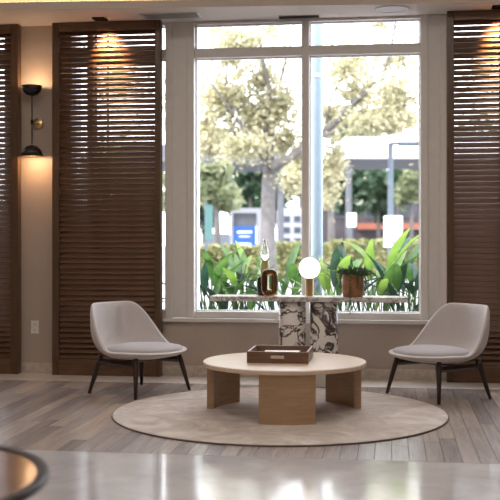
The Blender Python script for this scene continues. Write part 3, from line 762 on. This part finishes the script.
# ---- canopies
def canopy(u0, u1, vt, vb, d, depth, mat_roof, mat_fascia, label, vroof=None, posts=()):
    a, b = at_d(u0, vb, d), at_d(u1, vb, d); zt_ = at_d(u0, vt, d).z; W = (b-a).length
    r = thing('canopy_roof', (a.x, a.y, -.08), label, 'canopy', 'flat canopies across the street', YAW)
    z0 = a.z+.08; z1 = zt_+.08
    mesh_obj('fascia', B(0, W, 0, .2, z0, z1), mat_roof, r)
    bm = bmesh.new()
    up = 0 if vroof is None else (at_d(u0, vroof, d).z-zt_)
    v = [(0, .2, z0), (W, .2, z0), (W, depth, z0), (0, depth, z0), (0, .2, z1), (W, .2, z1), (W, depth, z1+up), (0, depth, z1+up)]
    vs = [bm.verts.new(q) for q in v]
    for f in ((0, 1, 2, 3), (4, 5, 6, 7), (0, 1, 5, 4), (1, 2, 6, 5), (2, 3, 7, 6), (3, 0, 4, 7)): bm.faces.new([vs[i] for i in f])
    mesh_obj('roof_deck', bm, mat_roof, r)
    mesh_obj('underside', B(.02, W-.02, .02, depth-.02, z0-.06, z0-.002), mat_fascia, r)
    for pu in posts:
        x = (at_d(pu, vb, d)-a).length
        mesh_obj('post', lathe([(0, 0), (.14, 0), (.14, z0), (0, z0)], 12), mat_fascia, r, (x, .6, 0))
canopy(120, 286, 144, 161, 42, 6, 'concrete_grey', 'concrete_grey', 'grey concrete canopy across the street at left', None, (150, 281))
canopy(345, 520, 137, 158, 44, 6.5, 'roof_white', 'concrete_grey', 'white roofed canopy across the street at right', None, (350, 425))
# ---- far dark building behind the right canopy with an awning
a = at_d(322, 0, 76); b = at_d(470, 0, 76); W = (b-a).length
r = thing('far_building', (a.x, a.y, -.08), 'dark brick building beyond the right canopy with red awning', 'building', None, YAW)
mesh_obj('wall', B(0, W, 0, 4, 0, 5.2), 'brick_dark', r)
for k in range(5): 
    wn = mesh_obj('window', B(.8+k*2.4, 2.2+k*2.4, -.06, 0, 2.9, 4.3), 'concrete_grey', r); mesh_obj('pane', B(.9+k*2.4, 2.1+k*2.4, -.09, -.06, 3.0, 4.2), 'window_dark', wn)
mesh_obj('awning', prism(bmesh.new(), [(2.6, -1.0), (9.5, -1.0), (9.5, 0), (2.6, 0)], 2.0, 2.45), 'awning_red', r)
# far pale building at left behind the trunk, with a grid of dark windows
a = at_d(279, 0, 58); b = at_d(312, 0, 58); W = (b-a).length
r = thing('white_building', (a.x, a.y, -.08), 'small white building with dark window grid right of the tree trunk', 'building', None, YAW)
mesh_obj('wall', B(0, W, 0, 5, 0, at_d(280, 208, 58).z+.08), 'kiosk_white', r)
z_ = lambda v: at_d(290, v, 58).z+.08
for i, (ua, ub) in enumerate(((283.5, 290), (294, 300.5), (304, 310))):
    xa, xb = (at_d(ua, 0, 58)-a).dot(RT), (at_d(ub, 0, 58)-a).dot(RT)
    for (va, vb) in ((222, 216), (233, 227), (246, 238)):
        wn = mesh_obj('window', B(xa, xb, -.05, 0, z_(va), z_(vb)), 'window_dark', r)
# kiosk with blue poster panel
kd = 50; a = at_d(230, 0, kd); W = (at_d(263, 0, kd)-a).dot(RT); kz = lambda v: at_d(245, v, kd).z+.08
kx = lambda u: (at_d(u, 0, kd)-a).dot(RT)
r = thing('kiosk', (a.x, a.y, -.08), 'white framed street kiosk with a blue poster panel left of trunk', 'kiosk', None, YAW)
mesh_obj('post', B(0, kx(233), 0, .3, 0, kz(208)), 'kiosk_white', r); mesh_obj('post', B(kx(256.5), W, 0, .3, 0, kz(208)), 'kiosk_white', r)
mesh_obj('lintel', B(kx(233), kx(256.5), 0, .3, kz(213), kz(208)), 'kiosk_white', r)
mesh_obj('upper_panel', B(kx(233), kx(256.5), .12, .2, kz(226), kz(213)), 'concrete_grey', r)
bp = mesh_obj('poster_panel', B(kx(233.5), kx(256), .05, .2, kz(256), kz(226)), 'kiosk_blue', r)
for (ua, ub, va, vb) in ((237, 252, 233, 231), (239, 250, 237, 236), (238, 251, 245, 243)): mesh_obj('poster_line', B(kx(ua), kx(ub), .03, .05, kz(va), kz(vb)), 'sign_white', bp)
# lamp post with a white sign
ld = 27; b = at_d(390.5, 0, ld); b.z = -.08; k = ld/F
r = thing('street_lamp', b, 'grey blue street lamp with long arm outside the right pane', 'street lamp', None, YAW)
lz = at_d(390, 143, ld).z+.08
mesh_obj('pole', lathe([(0, 0), (.085, 0), (.07, lz), (0, lz)], 14), 'steel_grey', r)
mesh_obj('arm', tube(bmesh.new(), [(0, 0, lz-.03), (8*k, 0, lz), (14*k, 0, lz-.01)], .04, 8), 'steel_grey', r)
mesh_obj('lamp_head', B(8*k, 30*k, -.12, .12, lz-.08, lz+.03, .03), 'steel_grey', r)
sgn = at_d(393, 231.5, ld-.15)
r = thing('street_sign', (sgn.x, sgn.y, sgn.z), 'large blank white sign panel on the street lamp pole', 'sign', None, YAW)
mesh_obj('panel', B(-9.2*k, 9.2*k, -.02, .0, -15.5*k, 15.5*k, .006), 'sign_white', r); mesh_obj('bracket', B(-.14, .0, 0, .07, -.04, .04), 'steel_grey', r)
sd_ = 40; b = at_d(351.5, 0, sd_); b.z = -.08; k = sd_/F
r = thing('sign_post', b, 'small white sign on a thin post behind the succulent', 'sign', None, YAW)
zz = at_d(351, 213, sd_).z+.08; z2 = at_d(351, 227, sd_).z+.08
mesh_obj('post', lathe([(0, 0), (.035, 0), (.035, zz-.05), (0, zz-.05)], 8), 'steel_grey', r); mesh_obj('panel', B(-4.6*k, 4.6*k, -.06, -.036, z2, zz), 'sign_white', r)
b = at_d(206, 0, 32); b.z = -.08; zz = at_d(206, 205, 32).z+.08; z2 = at_d(206, 240, 32).z+.08
r = thing('banner_post', b, 'pale teal banner on a post at the left edge of the window', 'sign', None, YAW)
mesh_obj('post', lathe([(0, 0), (.04, 0), (.04, zz+.1), (0, zz+.1)], 8), 'steel_grey', r); mesh_obj('banner', B(-.02, .22, -.07, -.045, z2, zz), 'teal_paint', r)
# parked dark car (seen from behind)
cd = 58; b = at_d(218, 0, cd); b.z = -.08
r = thing('parked_car', b, 'dark parked car beside the teal banner', 'car', None, YAW)
mesh_obj('body', B(-.9, .9, 0, 4.4, .3, 1.05, .12), 'car_dark', r)
bm = bmesh.new(); vs = [bm.verts.new(q) for q in ((-.82, .3, 1.05), (.82, .3, 1.05), (.82, 3.4, 1.05), (-.82, 3.4, 1.05), (-.62, .7, 1.62), (.62, .7, 1.62), (.62, 2.5, 1.62), (-.62, 2.5, 1.62))]
for f in ((0, 1, 2, 3), (4, 5, 6, 7), (0, 1, 5, 4), (1, 2, 6, 5), (2, 3, 7, 6), (3, 0, 4, 7)): bm.faces.new([vs[i] for i in f])
mesh_obj('cabin', bm, 'window_dark', r)
for x in (-.8, .8):
    for y in (.8, 3.5): mesh_obj('wheel', rotm(lathe([(0, -.1), (.33, -.1), (.33, .1), (0, .1)], 18), Matrix.Rotation(PI/2, 4, 'Y')), 'tyre', r, (x, y, .33))
# hedges
def hedge(u0, u1, vt, d, label, mat='hedge_yellow', n=2400):
    a = at_d(u0, 0, d); W = (at_d(u1, 0, d)-a).length; h_ = at_d(u0, vt, d).z+.08
    r = thing('hedge', (a.x, a.y, -.08), label, 'hedge', 'clipped hedges along the street', YAW)
    mesh_obj('core', B(.05, W-.05, .15, .95, 0, h_-.12, .1), mat, r)
    bm = bmesh.new()
    for _ in range(n):
        p_ = Vector((random.uniform(0, W), random.choice((random.uniform(0, .2), random.uniform(0, 1.1))), random.uniform(0, h_)))
        leaf_cloud(bm, p_, (.05, .05, .06), 1, .2)
    mesh_obj('leaves', bm, mat, r)
hedge(196, 262, 246, 34, 'yellow green clipped hedge in front of the kiosk')
hedge(276, 330, 243, 33, 'yellow green hedge right of the street tree trunk')
hedge(331, 425, 240, 36, 'long yellow green hedge below the white canopy')
# overhead wire
pts = [at_d(-60+58*i, 112.5-1.2*math.sin(PI*i/10)-i*.1, 31) for i in range(11)]
tag(mesh_obj('overhead_wire', tube(bmesh.new(), pts, .022, 6), 'steel_grey'), 'dark overhead wire crossing in front of the branches', 'wire')
